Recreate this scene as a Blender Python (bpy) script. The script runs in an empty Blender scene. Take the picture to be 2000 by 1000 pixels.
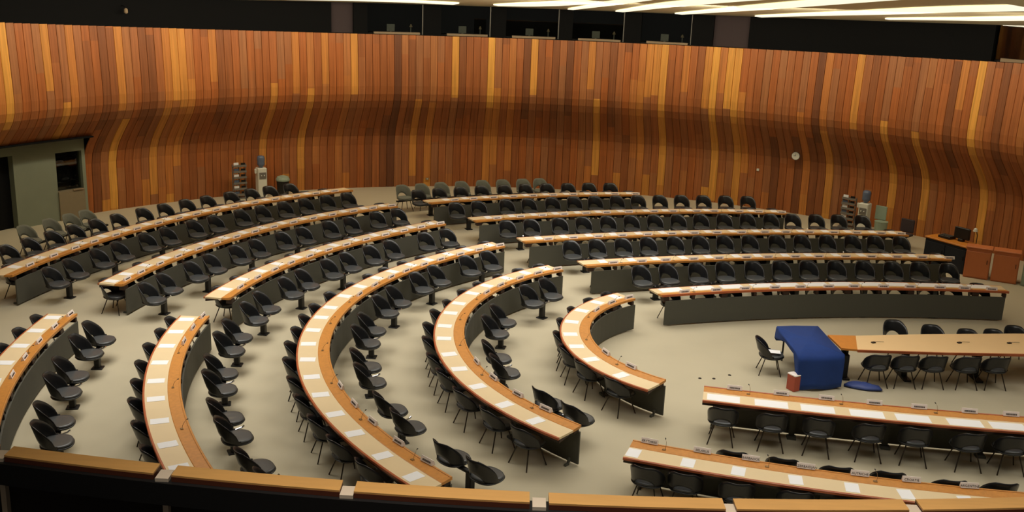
import bpy, math, random
from math import sin, cos, pi, radians, hypot, atan2, sqrt
random.seed(7)
S = bpy.context.scene; COL = S.collection
# ------------------------------------------------------------------ camera
F_PX, PITCH, ROLL, CAMZ = 2007.4, 0.27057, 0.03933, 7.949
cam_d = bpy.data.cameras.new('camera'); cam = bpy.data.objects.new('camera', cam_d); COL.objects.link(cam)
cam_d.sensor_width = 36; cam_d.lens = F_PX / 2000 * 36; cam_d.clip_end = 200
import mathutils
V3 = mathutils.Vector
_fw = V3((0, cos(PITCH), -sin(PITCH))); _up = V3((0, sin(PITCH), cos(PITCH))); _rt = V3((1, 0, 0))
_X = _rt * cos(ROLL) + _up * sin(ROLL); _Y = -_rt * sin(ROLL) + _up * cos(ROLL)
M = mathutils.Matrix((( _X.x, _Y.x, -_fw.x, 0), (_X.y, _Y.y, -_fw.y, 0), (_X.z, _Y.z, -_fw.z, CAMZ), (0, 0, 0, 1)))
cam.matrix_world = M; S.camera = cam
# ------------------------------------------------------------------ world, view
w = bpy.data.worlds.new('hall_air'); S.world = w; w.use_nodes = True
w.node_tree.nodes['Background'].inputs[0].default_value = (1.0, 0.93, 0.8, 1); w.node_tree.nodes['Background'].inputs[1].default_value = 0.05
S.view_settings.view_transform = 'Standard'; S.view_settings.look = 'None'; S.view_settings.gamma = 1; S.view_settings.exposure = 0.0
S.view_settings.use_curve_mapping = False
CX, CY = 4.9, 20.1            # centre of the horseshoe
WX, WY, WR = 0.58, 20.45, 18.0  # centre and radius of the timber wall
# ------------------------------------------------------------------ lights (ceiling luminaires, one added fill)
def area(x, y, z, sx, sy, power, col=(1, 0.93, 0.8), aim=None, spread=180):
    d = bpy.data.lights.new('ceiling_lamp', 'AREA'); d.shape = 'RECTANGLE'; d.size = sx; d.size_y = sy; d.energy = power; d.color = col; d.spread = radians(spread)
    o = bpy.data.objects.new('ceiling_lamp', d); COL.objects.link(o); o.location = (x, y, z)
    if aim:
        o.rotation_euler = (V3(aim) - V3((x, y, z))).to_track_quat('-Z', 'Y').to_euler()
    return o
WARM = (1, 0.96, 0.88)
area(1, 26, 7.6, 8, 4, 290, WARM, spread=115)
area(3, 19, 7.9, 9, 4, 230, WARM, spread=115)
area(4, 11.5, 8.9, 9, 3, 165, WARM, spread=110)
area(-7, 20, 7.45, 4, 9, 290, WARM, spread=115)
area(11.8, 16, 7.2, 3, 5.5, 115, WARM, spread=150)  # unseen fill light, added to brighten the dark right side
area(1.0, 4.7, 9.6, 7, 0.6, 85, WARM, spread=60)     # gallery lamps over the balustrade
for _t in (160, 147, 134, 121, 108, 95, 82, 69, 56, 43, 30):      # row of lamps round the ceiling rim, washing the timber
    _a = radians(_t); _k = 1.5 if 120 < _t < 150 else (0.75 if _t < 60 else 1.0)
    area(WX + 13.6 * cos(_a), WY + 13.6 * sin(_a), 6.98, 2.4, 0.5, 66 * _k, (1, 0.88, 0.66), aim=(WX + 17 * cos(_a), WY + 17 * sin(_a), 3.9))
# ------------------------------------------------------------------ materials
def srgb(r, g, b):
    f = lambda c: (c / 255 / 12.92) if c / 255 <= 0.04045 else ((c / 255 + 0.055) / 1.055) ** 2.4
    return (f(r), f(g), f(b), 1)
def mat(name, rgb, rough=0.5, metal=0, noise=0.0, nscale=8, emis=None, estr=0, stretch=(1, 1, 1), spec=0.5, coat=0):
    m = bpy.data.materials.new(name); m.use_nodes = True; nt = m.node_tree; b = nt.nodes['Principled BSDF']
    c = srgb(*rgb); b.inputs['Base Color'].default_value = c; b.inputs['Roughness'].default_value = rough; b.inputs['Metallic'].default_value = metal
    b.inputs['Specular IOR Level'].default_value = spec; b.inputs['Coat Weight'].default_value = coat
    if emis: b.inputs['Emission Color'].default_value = srgb(*emis); b.inputs['Emission Strength'].default_value = estr
    if noise:
        tc = nt.nodes.new('ShaderNodeTexCoord'); mp = nt.nodes.new('ShaderNodeMapping'); mp.inputs['Scale'].default_value = stretch
        n = nt.nodes.new('ShaderNodeTexNoise'); n.inputs['Scale'].default_value = nscale; n.inputs['Detail'].default_value = 4
        mx = nt.nodes.new('ShaderNodeMix'); mx.data_type = 'RGBA'
        mx.inputs[6].default_value = tuple(v * (1 - noise) for v in c[:3]) + (1,); mx.inputs[7].default_value = tuple(min(1, v * (1 + noise)) for v in c[:3]) + (1,)
        nt.links.new(tc.outputs['Object'], mp.inputs[0]); nt.links.new(mp.outputs[0], n.inputs['Vector']); nt.links.new(n.outputs['Fac'], mx.inputs[0])
        nt.links.new(mx.outputs[2], b.inputs['Base Color'])
    return m
MT = dict(
    carpet=mat('carpet', (192, 182, 156), 0.95, noise=0.10, nscale=0.6, spec=0.1),
    laminate=mat('pale_laminate', (240, 216, 172), 0.42, noise=0.05, nscale=3),
    strip=mat('oiled_oak', (210, 142, 66), 0.4, noise=0.22, nscale=6, stretch=(3, 3, 1)),
    edge=mat('cherry_edging', (186, 98, 56), 0.35, noise=0.12, nscale=5),
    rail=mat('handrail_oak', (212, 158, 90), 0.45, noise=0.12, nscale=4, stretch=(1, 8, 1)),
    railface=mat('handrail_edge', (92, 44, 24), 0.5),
    charcoal=mat('charcoal_fabric_panel', (84, 83, 73), 0.8, noise=0.06, nscale=30),
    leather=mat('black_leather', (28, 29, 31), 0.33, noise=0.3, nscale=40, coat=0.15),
    cushion=mat('black_leather_sheen', (72, 74, 75), 0.38, coat=0.15),  # same black leather, sheen of the lit seat tops mixed into its colour
    blackmetal=mat('black_metal', (18, 16, 15), 0.5),
    legmetal=mat('bronze_leg', (58, 48, 38), 0.45, metal=0.5),
    brass=mat('dull_brass', (150, 120, 80), 0.4, metal=0.6),
    chrome=mat('chrome', (220, 220, 225), 0.18, metal=1),
    darkwood=mat('dark_bracket', (50, 28, 18), 0.5),
    greyfabric=mat('grey_fabric', (112, 114, 102), 0.85, noise=0.12, nscale=20),
    paper=mat('white_paper', (254, 254, 255), 0.7),
    plate=mat('name_card', (250, 240, 232), 0.6), ink=mat('print_ink', (60, 50, 46), 0.8),
    concrete=mat('grey_green_wall', (128, 134, 114), 0.9, noise=0.2, nscale=0.8),
    beigepanel=mat('beige_panel', (132, 118, 92), 0.8, noise=0.06),
    black=mat('matt_black', (10, 10, 10), 0.9, spec=0.2),
    booth=mat('dusky_booth_wall', (64, 52, 52), 0.9),
    sill=mat('beige_sill', (150, 128, 100), 0.7),
    ceiling=mat('cream_ceiling', (222, 212, 180), 0.8, noise=0.05, nscale=1),
    glow=mat('luminous_trough', (255, 250, 225), 0.8, emis=(255, 250, 222), estr=1.0),
    blue=mat('blue_cloth', (22, 58, 128), 0.85, noise=0.15, nscale=6),
    boxwood=mat('brown_cabinet_wood', (206, 122, 72), 0.5, noise=0.15, nscale=3, stretch=(1, 1, 0.3)),
    tablewood=mat('table_veneer', (250, 212, 156), 0.4, noise=0.05, nscale=2),
    tablecap=mat('orange_veneer', (214, 136, 52), 0.4, noise=0.1),
    white=mat('white_enamel', (222, 222, 208), 0.5), grey=mat('grey_metal', (128, 124, 116), 0.5, metal=0.3),
    bottle=mat('blue_grey_bottle', (96, 108, 130), 0.2), green=mat('pale_green_plastic', (150, 166, 146), 0.6),
    red=mat('red_carton', (176, 84, 62), 0.7), bluebag=mat('blue_plastic', (60, 78, 140), 0.5),
    post=mat('beige_post', (214, 194, 170), 0.6), railpanel=mat('dark_brown_panel', (34, 24, 18), 0.8),
    navy=mat('navy_front', (22, 26, 34), 0.8),
)
def glass_mat():
    m = bpy.data.materials.new('booth_glass'); m.use_nodes = True; nt = m.node_tree; nt.nodes.clear()
    o = nt.nodes.new('ShaderNodeOutputMaterial'); t = nt.nodes.new('ShaderNodeBsdfTransparent'); g = nt.nodes.new('ShaderNodeBsdfGlossy')
    g.inputs['Roughness'].default_value = 0.02; mx = nt.nodes.new('ShaderNodeMixShader'); mx.inputs[0].default_value = 0.06
    t.inputs[0].default_value = (0.75, 0.78, 0.76, 1)
    nt.links.new(t.outputs[0], mx.inputs[1]); nt.links.new(g.outputs[0], mx.inputs[2]); nt.links.new(mx.outputs[0], o.inputs[0]); return m
MT['glass'] = glass_mat()
def plank_mat():
    m = bpy.data.materials.new('timber_planks'); m.use_nodes = True; nt = m.node_tree; N = nt.nodes.new; L = nt.links.new; b = nt.nodes['Principled BSDF']
    uv = N('ShaderNodeUVMap'); sp = N('ShaderNodeSeparateXYZ'); L(uv.outputs[0], sp.inputs[0])
    def mth(op, a, bb=None):
        n = N('ShaderNodeMath'); n.operation = op
        for i, v in enumerate((a, bb)):
            if v is None: continue
            if isinstance(v, (int, float)): n.inputs[i].default_value = v
            else: L(v, n.inputs[i])
        return n.outputs[0]
    pi_ = mth('FLOOR', sp.outputs[0])
    w1 = N('ShaderNodeTexWhiteNoise'); w1.noise_dimensions = '1D'; L(pi_, w1.inputs['W'])
    # boards are two lengths per bay: the joint height differs by plank
    jo = mth('MULTIPLY', w1.outputs['Value'], 1.0)
    seg = mth('FLOOR', mth('ADD', mth('MULTIPLY', sp.outputs[1], 0.33), jo))
    w2 = N('ShaderNodeTexWhiteNoise'); w2.noise_dimensions = '2D'; cb = N('ShaderNodeCombineXYZ'); L(pi_, cb.inputs[0]); L(mth('MULTIPLY', seg, 0.37), cb.inputs[1]); L(cb.outputs[0], w2.inputs['Vector'])
    mixv = mth('ADD', mth('MULTIPLY', w1.outputs['Value'], 0.6), mth('MULTIPLY', w2.outputs['Value'], 0.4))
    r = N('ShaderNodeValToRGB'); L(mixv, r.inputs[0]); r.color_ramp.interpolation = 'LINEAR'
    cols = [(0.0, (106, 66, 44)), (0.22, (152, 92, 52)), (0.4, (172, 100, 50)), (0.56, (160, 106, 68)), (0.7, (190, 120, 60)), (0.82, (214, 150, 70)), (1.0, (234, 172, 78))]
    e = r.color_ramp.elements; e[0].position = 0; e[0].color = srgb(*cols[0][1]); e[1].position = 1; e[1].color = srgb(*cols[-1][1])
    for p, c in cols[1:-1]: q = e.new(p); q.color = srgb(*c)
    n = N('ShaderNodeTexNoise'); n.inputs['Scale'].default_value = 1.0; n.inputs['Detail'].default_value = 5
    cb2 = N('ShaderNodeCombineXYZ'); L(mth('MULTIPLY', sp.outputs[0], 5.0), cb2.inputs[0]); L(mth('MULTIPLY', sp.outputs[1], 0.6), cb2.inputs[1]); L(w1.outputs['Value'], cb2.inputs[2]); L(cb2.outputs[0], n.inputs['Vector'])
    mx = N('ShaderNodeMix'); mx.data_type = 'RGBA'; mx.blend_type = 'MULTIPLY'; mx.inputs[0].default_value = 0.5; L(r.outputs[0], mx.inputs[6]); L(n.outputs['Color'], mx.inputs[7])
    hs = N('ShaderNodeMix'); hs.data_type = 'RGBA'; hs.blend_type = 'MULTIPLY'; hs.inputs[0].default_value = 1; L(r.outputs[0], hs.inputs[6])
    gr = N('ShaderNodeValToRGB'); L(n.outputs['Fac'], gr.inputs[0]); gr.color_ramp.elements[0].color = (0.72, 0.7, 0.68, 1); gr.color_ramp.elements[0].position = 0.3; gr.color_ramp.elements[1].color = (1.15, 1.12, 1.08, 1); gr.color_ramp.elements[1].position = 0.75
    L(gr.outputs[0], hs.inputs[7]); L(hs.outputs[2], b.inputs['Base Color']); b.inputs['Roughness'].default_value = 0.5; b.inputs['Specular IOR Level'].default_value = 0.3
    return m
MT['planks'] = plank_mat()
# ------------------------------------------------------------------ mesh helpers
class MB:
    def __init__(s): s.v = []; s.f = []; s.uv = None
    def add(s, vs, fs):
        k = len(s.v); s.v += [tuple(a) for a in vs]; s.f += [tuple(i + k for i in f) for f in fs]; return s
    def box(s, c, d, rz=0, bev=0.0):
        x, y, z = (q / 2 for q in d); ca, sa = cos(rz), sin(rz)
        if bev > 0:
            pts = []
            for sz in (-1, 1):
                for zz, ins in (((-z), bev), ((-z + bev), 0)) if sz < 0 else (((z - bev), 0), (z, bev)):
                    X, Y, Bv = x - ins, y - ins, bev
                    for px, py in ((X, -Y + Bv), (X, Y - Bv), (X - Bv, Y), (-X + Bv, Y), (-X, Y - Bv), (-X, -Y + Bv), (-X + Bv, -Y), (X - Bv, -Y)):
                        pts.append((c[0] + px * ca - py * sa, c[1] + px * sa + py * ca, c[2] + zz))
            fs = [tuple(range(7, -1, -1)), tuple(range(24, 32))]
            for l in range(3):
                for i in range(8): fs.append((l * 8 + i, l * 8 + (i + 1) % 8, l * 8 + 8 + (i + 1) % 8, l * 8 + 8 + i))
            return s.add(pts, fs)
        vs = [(c[0] + a * x * ca - b * y * sa, c[1] + a * x * sa + b * y * ca, c[2] + e * z) for e in (-1, 1) for a, b in ((-1, -1), (1, -1), (1, 1), (-1, 1))]
        return s.add(vs, [(3, 2, 1, 0), (4, 5, 6, 7), (0, 1, 5, 4), (1, 2, 6, 5), (2, 3, 7, 6), (3, 0, 4, 7)])
    def tube(s, pts, r, n=6, r2=None):
        pts = [V3(p) for p in pts]; rings = []
        for i, p in enumerate(pts):
            d = (pts[min(i + 1, len(pts) - 1)] - pts[max(i - 1, 0)]).normalized()
            a = d.orthogonal().normalized(); b = d.cross(a); rr = r if r2 is None else r + (r2 - r) * i / (len(pts) - 1)
            rings += [p + a * rr * cos(2 * pi * k / n) + b * rr * sin(2 * pi * k / n) for k in range(n)]
        fs = [tuple(range(n - 1, -1, -1)), tuple(range((len(pts) - 1) * n, len(pts) * n))]
        for l in range(len(pts) - 1):
            for k in range(n): fs.append((l * n + k, l * n + (k + 1) % n, (l + 1) * n + (k + 1) % n, (l + 1) * n + k))
        return s.add(rings, fs)
    def lathe(s, c, prof, n=16):   # prof: (r, z) list
        vs = [(c[0] + r * cos(2 * pi * k / n), c[1] + r * sin(2 * pi * k / n), c[2] + z) for r, z in prof for k in range(n)]
        fs = [tuple(range(n - 1, -1, -1)), tuple(range((len(prof) - 1) * n, len(prof) * n))]
        for l in range(len(prof) - 1):
            for k in range(n): fs.append((l * n + k, l * n + (k + 1) % n, (l + 1) * n + (k + 1) % n, (l + 1) * n + k))
        return s.add(vs, fs)
    def sweep(s, rings):           # list of closed sections (same count)
        n = len(rings[0]); vs = [p for r in rings for p in r]
        fs = [tuple(range(n - 1, -1, -1)), tuple(range((len(rings) - 1) * n, len(rings) * n))]
        for l in range(len(rings) - 1):
            for k in range(n): fs.append((l * n + k, l * n + (k + 1) % n, (l + 1) * n + (k + 1) % n, (l + 1) * n + k))
        return s.add(vs, fs)
    def prism(s, poly, z0, z1):
        n = len(poly); return s.sweep([[(x, y, z0) for x, y in poly], [(x, y, z1) for x, y in poly]])
    def build(s, name, m, parent=None, smooth=False, org=None):
        o_ = org or (0, 0, 0)
        me = bpy.data.meshes.new(name); me.from_pydata([(a - o_[0], b - o_[1], c - o_[2]) for a, b, c in s.v], [], s.f)
        import bmesh
        bm = bmesh.new(); bm.from_mesh(me); bmesh.ops.recalc_face_normals(bm, faces=bm.faces); bm.to_mesh(me); bm.free()
        me.materials.append(MT[m])
        if smooth:
            for p in me.polygons: p.use_smooth = True
        o = bpy.data.objects.new(name, me); COL.objects.link(o)
        if parent: o.parent = parent
        elif org: o.location = org
        return o
def tag(o, label=None, cat=None, group=None, kind=None):
    for k, v in (('label', label), ('category', cat), ('group', group), ('kind', kind)):
        if v:
            o[k] = v
    if label:
        n = len(label.split())
        if n < 4 or n > 16: print('LABEL LENGTH', n, label)
    return o
def empty(name, loc, rz=0, label=None, cat=None, group=None):
    o = bpy.data.objects.new(name, None); COL.objects.link(o); o.location = loc; o.rotation_euler = (0, 0, rz); o.empty_display_size = 0.2
    return tag(o, label, cat, group)
def copy_tree(o, parent=None):
    c = o.copy(); COL.objects.link(c); c.parent = parent
    for ch in o.children: copy_tree(ch, c)
    return c
ORD = ['first', 'second', 'third', 'fourth', 'fifth', 'sixth', 'seventh', 'eighth', 'ninth', 'tenth', 'eleventh', 'twelfth', 'thirteenth', 'fourteenth', 'fifteenth', 'sixteenth', 'seventeenth', 'eighteenth', 'nineteenth', 'twentieth', 'twenty-first']
# ------------------------------------------------------------------ desk rows: circle-like curves round the podium
ROWS = {  # cx, cy, theta0, scale, polynomial of the outer radius
 'A': (4.9, 20.1, 170, 40, [0.04, -0.0487, 17.1845]),
 'B': (4.9, 20.1, 170, 40, [0.0881, 0.0079, 14.4737]),
 'C': (4.9, 20.1, 170, 40, [0.2377, -0.1491, -0.1874, 0.111, 11.7848]),
 'D': (4.9, 20.1, 170, 40, [0.1304, -0.1316, -0.1352, 0.1523, 9.0804]),
 'E': (4.9, 20.1, 170, 40, [0.043, -0.03, -0.114, 6.4897]),
 'F': (4.9, 20.1, 170, 40, [-0.0457, -0.0553, 3.86]),
 'R1': (5.713, 19.421, 110, 14, [0.1149, -0.0061, 15.4224]),
 'R2': (9.548, 9.59, 105, 13, [0.0315, -0.0172, 23.2795]),
 'R3': (11.904, 1.32, 102, 12, [0.0982, -0.0606, 29.098]),
 'R4': (12.502, -0.436, 102, 11, [0.0882, 0.0128, 28.2775]),
 'R5': (10.528, 7.007, 99, 15, [0.1655, -0.0295, 17.9108]),
 'S1': (12.942, 60.696, 261, 4, [-0.0038, 0.0056, 44.8009]),
 'S2': (7.757, 30.371, 260, 10, [0.0824, 0.1194, 16.9249]),
}
def P(k, th, off):
    cx, cy, t0, sc, co = ROWS[k]; t = (th - t0) / sc; r = 0
    for c in co: r = r * t + c
    a = radians(th); return cx + (r - off) * cos(a), cy + (r - off) * sin(a)
def facing(k, th):             # rotation so that local +Y points to the centre of the row
    return radians(th) + pi / 2
DESK = {  # row key, theta ends, label name, end word used for counting, places
 'A': ('A', 127.9, 171.5, 'the rearmost curved desk', 'far end', [130.6, 133.0, 135.5, 138.2, 140.8, 143.4, 145.7, 148.2, 150.4, 153.0, 155.7, 158.4, 161.1, 163.5, 166.2, 169.2]),
 'B': ('B', 127.6, 171.3, 'the second curved desk', 'far end', [128.9, 131.7, 134.6, 137.8, 140.7, 143.7, 146.7, 149.6, 152.5, 155.6, 158.5, 161.8, 164.8, 168.0, 170.4]),
 'C': ('C', 127.3, 172.6, 'the third curved desk', 'far end', [128.8, 132.5, 135.8, 139.4, 143.1, 147.0, 150.5, 154.3, 158.1, 161.6, 165.4, 169.5]),
 'H': ('B', 180.0, 207.0, 'the desk cut by left frame edge', 'aisle', [180.9, 184.1, 187.5, 191.0, 194.5]),
 'G': ('C', 179.0, 221.0, 'the short curved desk lower left', 'aisle', [180.1, 183.8, 187.8, 192.1, 196.5, 200.5, 205.1, 209.6, 213.7]),
 'D': ('D', 127.0, 228.8, 'the largest horseshoe desk', 'far end', [128.7, 133.8, 138.5, 143.5, 147.8, 152.7, 157.0, 162.1, 167.3, 172.8, 177.2, 182.3, 187.5, 192.9, 198.5, 203.9, 209.5, 214.8, 220.7, 226.0]),
 'E': ('E', 127.6, 230.8, 'the middle horseshoe desk', 'far end', [130.0, 136.2, 142.5, 150.0, 156.4, 163.9, 170.3, 178.1, 185.1, 193.2, 200.4, 208.6, 217.0, 224.5]),
 'F': ('F', 128.5, 230.0, 'the smallest horseshoe desk', 'far end', [132.5, 142.9, 154.5, 167.5, 180.0, 191.3, 203.0, 217.8]),
 'R1': ('R1', 95.4, 123.9, 'the farthest straight desk', 'left end', None), 'R2': ('R2', 91.9, 118.0, 'the second farthest straight desk', 'left end', None),
 'R3': ('R3', 90.1, 113.9, 'the middle far straight desk', 'left end', None), 'R4': ('R4', 90.9, 112.4, 'the fourth farthest straight desk', 'left end', None),
 'R5': ('R5', 84.1, 113.6, 'the paper-covered far desk', 'left end', None),
 'S1': ('S1', 257.8, 266.2, 'the paper-covered near desk', 'left end', None), 'S2': ('S2', 249.5, 270.5, 'the lower right desk', 'left end', None)}
PL = {}
PL['R1'] = [121.24, 118.7, 115.99, 113.26, 110.57, 107.84, 105.1, 102.29, 99.48, 96.68]
PL['R2'] = [116.56, 114.62, 112.78, 110.97, 109.12, 107.38, 105.51, 103.37, 101.77, 99.76, 98.31, 96.23, 94.61, 92.73]
PL['R3'] = [112.75, 111.23, 109.69, 108.2, 106.62, 105.12, 103.71, 102.28, 100.75, 99.28, 97.96, 96.49, 94.96, 93.55, 92.05, 90.84]
PL['R4'] = [111.13, 109.47, 108.06, 106.42, 104.92, 103.27, 101.99, 100.36, 98.97, 97.36, 95.84, 94.33, 92.86, 91.27]
PL['R5'] = [112.03, 109.29, 106.81, 104.22, 101.99, 99.57, 97.4, 94.89, 92.63, 90.14, 88.13, 85.92]
RING = {}   # seats fixed in pairs outside each row: theta pairs
RING['R1'] = [(122.44, 120.32), (117.13, 114.88), (111.61, 109.2), (106.12, 103.71), (100.7, 98.35)]
RING['R2'] = [(117.28, 115.62), (113.22, 111.59), (109.48, 107.93), (106.0, 104.45), (102.51, 100.93), (98.95, 97.39), (95.38, 93.8)]
RING['R3'] = [(113.18, 111.91), (110.06, 108.74), (107.09, 105.84), (104.18, 102.95), (101.36, 100.07), (98.45, 97.18), (95.62, 94.41), (92.82, 91.55)]
RING['R4'] = [(111.35, 110.0), (108.37, 107.03), (105.31, 103.99), (102.38, 101.07), (99.27, 98.01), (96.32, 95.01), (93.38, 92.3)]
RING['R5'] = [(111.74, 109.69), (107.07, 105.0), (102.29, 100.39), (97.72, 95.88), (93.25, 91.17), (88.74, 86.81)]
PL['S1'] = [258.29, 259.36, 260.38, 261.45, 262.44, 263.55, 264.46]
PL['S2'] = [249.88, 252.83, 255.46, 258.37, 261.15, 263.76, 266.66]
for k, d in DESK.items():
    if d[5]: PL[k] = d[5]
DKEY = list(DESK)
# ------------------------------------------------------------------ the hall: floor, wall, ceiling
fl = MB(); fl.box((0, 22, -0.1), (46, 52, 0.2)); tag(fl.build('floor', 'carpet'), kind='structure')
def wp(th, p, z):             # a point on the timber wall, p metres in front of its foot
    a = radians(th); return (WX + (WR - p) * cos(a), WY + (WR - p) * sin(a), z)
def ztop(th): return 5.65 + (0.30 * ((90 - th) / 55) ** 2 if th < 90 else 0.00016 * max(0, th - 100) ** 2)
PROF = [(p_ * 1.35, z_) for p_, z_ in [(0.0, 0.0), (0.03, 0.6), (0.03, 1.2), (0.05, 1.6), (0.12, 1.95), (0.26, 2.25), (0.46, 2.55), (0.68, 2.85), (0.88, 3.12), (1.02, 3.38), (1.09, 3.62), (1.11, 3.9), (1.10, 4.4), (1.07, 5.0), (1.04, 5.6)]]
def timber(name, t0, t1, prof, pw=0.88):
    n = int(round((t1 - t0) / pw)); me = bpy.data.meshes.new(name); vs = []; fs = []; uvs = []
    for i in range(n):
        a, b = t0 + (t1 - t0) * i / n, t0 + (t1 - t0) * (i + 1) / n; g = (b - a) * 0.035
        i0 = int(round(t0 / pw)) + i
        for j, (p, z) in enumerate(prof):
            zz = z if z < 5 else z + (ztop((a + b) / 2) - 5.6) * (z - 4.4) / 1.2
            for th, pp, u in ((a, p - 0.035, 0), (a + g, p - 0.004, 0.03), (a + 2 * g, p, 0.06), (b - 2 * g, p, 0.94), (b - g, p - 0.004, 0.97), (b, p - 0.035, 1.0)):
                vs.append(wp(th, pp, zz)); uvs.append((i0 + min(max(u, 0.01), 0.99), z))
        k = i * len(prof) * 6
        for j in range(len(prof) - 1):
            for q in range(5): fs.append((k + j * 6 + q, k + j * 6 + q + 1, k + j * 6 + 6 + q + 1, k + j * 6 + 6 + q))
    # back and closing faces, so that the wall has thickness
    k = len(vs); m = len(prof)
    for th in (t0, t1):
        for p, z in prof: vs.append(wp(th, p - 0.12, z)); uvs.append((0.5, z))
    me.from_pydata(vs, [], fs); ul = me.uv_layers.new(name='UVMap')
    for l in me.loops: ul.data[l.index].uv = uvs[l.vertex_index]
    me.materials.append(MT['planks'])
    for pgn in me.polygons: pgn.use_smooth = False
    o = bpy.data.objects.new(name, me); COL.objects.link(o); tag(o, kind='structure'); return o
timber('wall_back', 8.8, 141.68, PROF)
timber('wall_left', 141.68, 176.88, [q for q in PROF if q[1] > 2.5])
def arcwall(name, m, t0, t1, r0, r1, z0, z1, kind='structure', step=3.0, parent=None):
    n = max(1, int(abs(t1 - t0) / step)); rings = []
    for i in range(n + 1):
        th = radians(t0 + (t1 - t0) * i / n); c, s_ = cos(th), sin(th)
        zz = z1(t0 + (t1 - t0) * i / n) if callable(z1) else z1
        z_0 = z0(t0 + (t1 - t0) * i / n) if callable(z0) else z0
        rings.append([(WX + r0 * c, WY + r0 * s_, z_0), (WX + r1 * c, WY + r1 * s_, z_0), (WX + r1 * c, WY + r1 * s_, zz), (WX + r0 * c, WY + r0 * s_, zz)])
    o = MB().sweep(rings).build(name, m, parent)
    if kind: tag(o, kind=kind)
    return o
arcwall('wall_back', 'black', 5, 178, 18.2, 18.4, 0, 9)                      # dark shell behind the timber
# the grey plastered part of the wall on the left with its window and doorway
arcwall('wall_left', 'concrete', 141.8, 142.15, 17.75, 18.0, 0, 2.62)
arcwall('wall_left', 'concrete', 144.9, 149.3, 17.75, 18.0, 0, 2.62)
arcwall('wall_left', 'concrete', 142.15, 144.9, 17.75, 18.0, 2.1, 2.62)
arcwall('wall_left', 'beigepanel', 142.15, 144.9, 17.70, 17.95, 0, 0.9)
arcwall('wall_left', 'concrete', 153.5, 176, 17.75, 18.0, 0, 2.62)
arcwall('wall_left', 'concrete', 149.3, 153.5, 17.75, 18.0, 2.2, 2.62)
arcwall('wall_left', 'black', 141.7, 176, 17.2, 18.0, 2.56, 2.60)  # soffit closing the gap, its black painting the shadow line under the overhang
arcwall('trim_1', 'sill', 142.3, 143.4, 17.66, 17.72, 0.9, 0.93)
arcwall('window_1', 'glass', 142.15, 144.9, 17.9, 17.92, 0.9, 2.1)
arcwall('doorway_dark_1', 'black', 149.3, 153.5, 17.98, 18.02, 0, 2.2)  # black sheet across the opening, painting the darkness of the passage
# recess above the timber: dusky wall, black pillars, interpreters' booths
def zrim(th): return 6.70 + (0.3 * ((90 - th) / 55) ** 2 if th < 90 else 0)
arcwall('trim_2', 'black', 8, 178, 16.7, 17.4, lambda t: ztop(t) - 0.12, lambda t: ztop(t) - 0.02)
WIN = [(110.1, 103.5), (101.4, 95.5), (93.7, 87.4), (85.8, 79.7), (77.7, 71.8), (38.8, 31.0)]
pill = [(178, 114.3, 'black'), (114.3, 111.7, 'booth'), (111.7, 110.1, 'black'), (103.5, 101.4, 'black'), (95.5, 93.7, 'black'), (87.4, 85.8, 'black'), (79.7, 77.7, 'black'), (71.8, 69.3, 'black'), (69.3, 65.2, 'booth'), (65.2, 38.8, 'black'), (31.0, 8, 'black')]
for a, b, m in pill: arcwall('wall_back', m, b, a, 17.3 if m == 'black' else 17.45, 17.6, 5.45, 8.5, step=2)
for i, (a, b) in enumerate(WIN):
    mid = (a + b) / 2
    wn = empty('window_%d' % (i + 2), wp(mid, WR - 17.35, ztop(mid))); wn['kind'] = 'structure'
    lo = wn.location
    def arcp(name, m, t0, t1, r0, r1, z0, z1):
        rings = []
        for j in range(4):
            th = radians(t0 + (t1 - t0) * j / 3); rings.append([(WX + r * cos(th), WY + r * sin(th), z) for r, z in ((r0, z0), (r1, z0), (r1, z1), (r0, z1))])
        return MB().sweep(rings).build(name, m, wn, org=tuple(lo))
    zt = ztop(mid)
    arcp('pane', 'glass', b, a, 17.42, 17.43, zt - 0.05, 7.4)
    arcp('frame', 'grey', b, b + 0.12, 17.38, 17.46, zt - 0.05, 7.4)
    arcp('sill', 'sill', b + (a - b) * 0.06, a - (a - b) * 0.12, 17.3, 17.42, zt - 0.06, zt + 0.05)
    # the booth's worktop and a lamp and monitor on it
    arcwall('trim_%d' % (i + 3), 'booth', b, a, 17.5, 17.9, zt - 0.1, zt - 0.02)
    pos = ['leftmost', 'second from left', 'middle', 'fourth from left', 'fifth from left', 'far right'][i]
    c = wp(b + (a - b) * 0.55, WR - 17.7, zt - 0.02); rz = radians(mid) + pi / 2
    t = empty('monitor', c, rz, 'small grey monitor inside the %s dark booth window' % pos, 'monitor', 'monitors in the booths')
    MB().box((0, 0, 0.2), (0.28, 0.03, 0.24)).build('screen', 'grey', t); MB().box((0, 0, 0.04), (0.06, 0.06, 0.08)).build('stand', 'grey', t)
    c = wp(b + (a - b) * 0.2, WR - 17.65, zt - 0.02)
    t = empty('desk_lamp', c, rz, 'small pale desk lamp inside the %s dark booth window' % pos, 'lamp', 'lamps in the booths')
    MB().tube([(0, 0, 0), (0, 0.02, 0.25)], 0.02).build('stem', 'grey', t); MB().lathe((0, 0.03, 0.24), [(0.02, 0.1), (0.06, 0)], 10).build('lamp_shade', 'sill', t)
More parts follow.
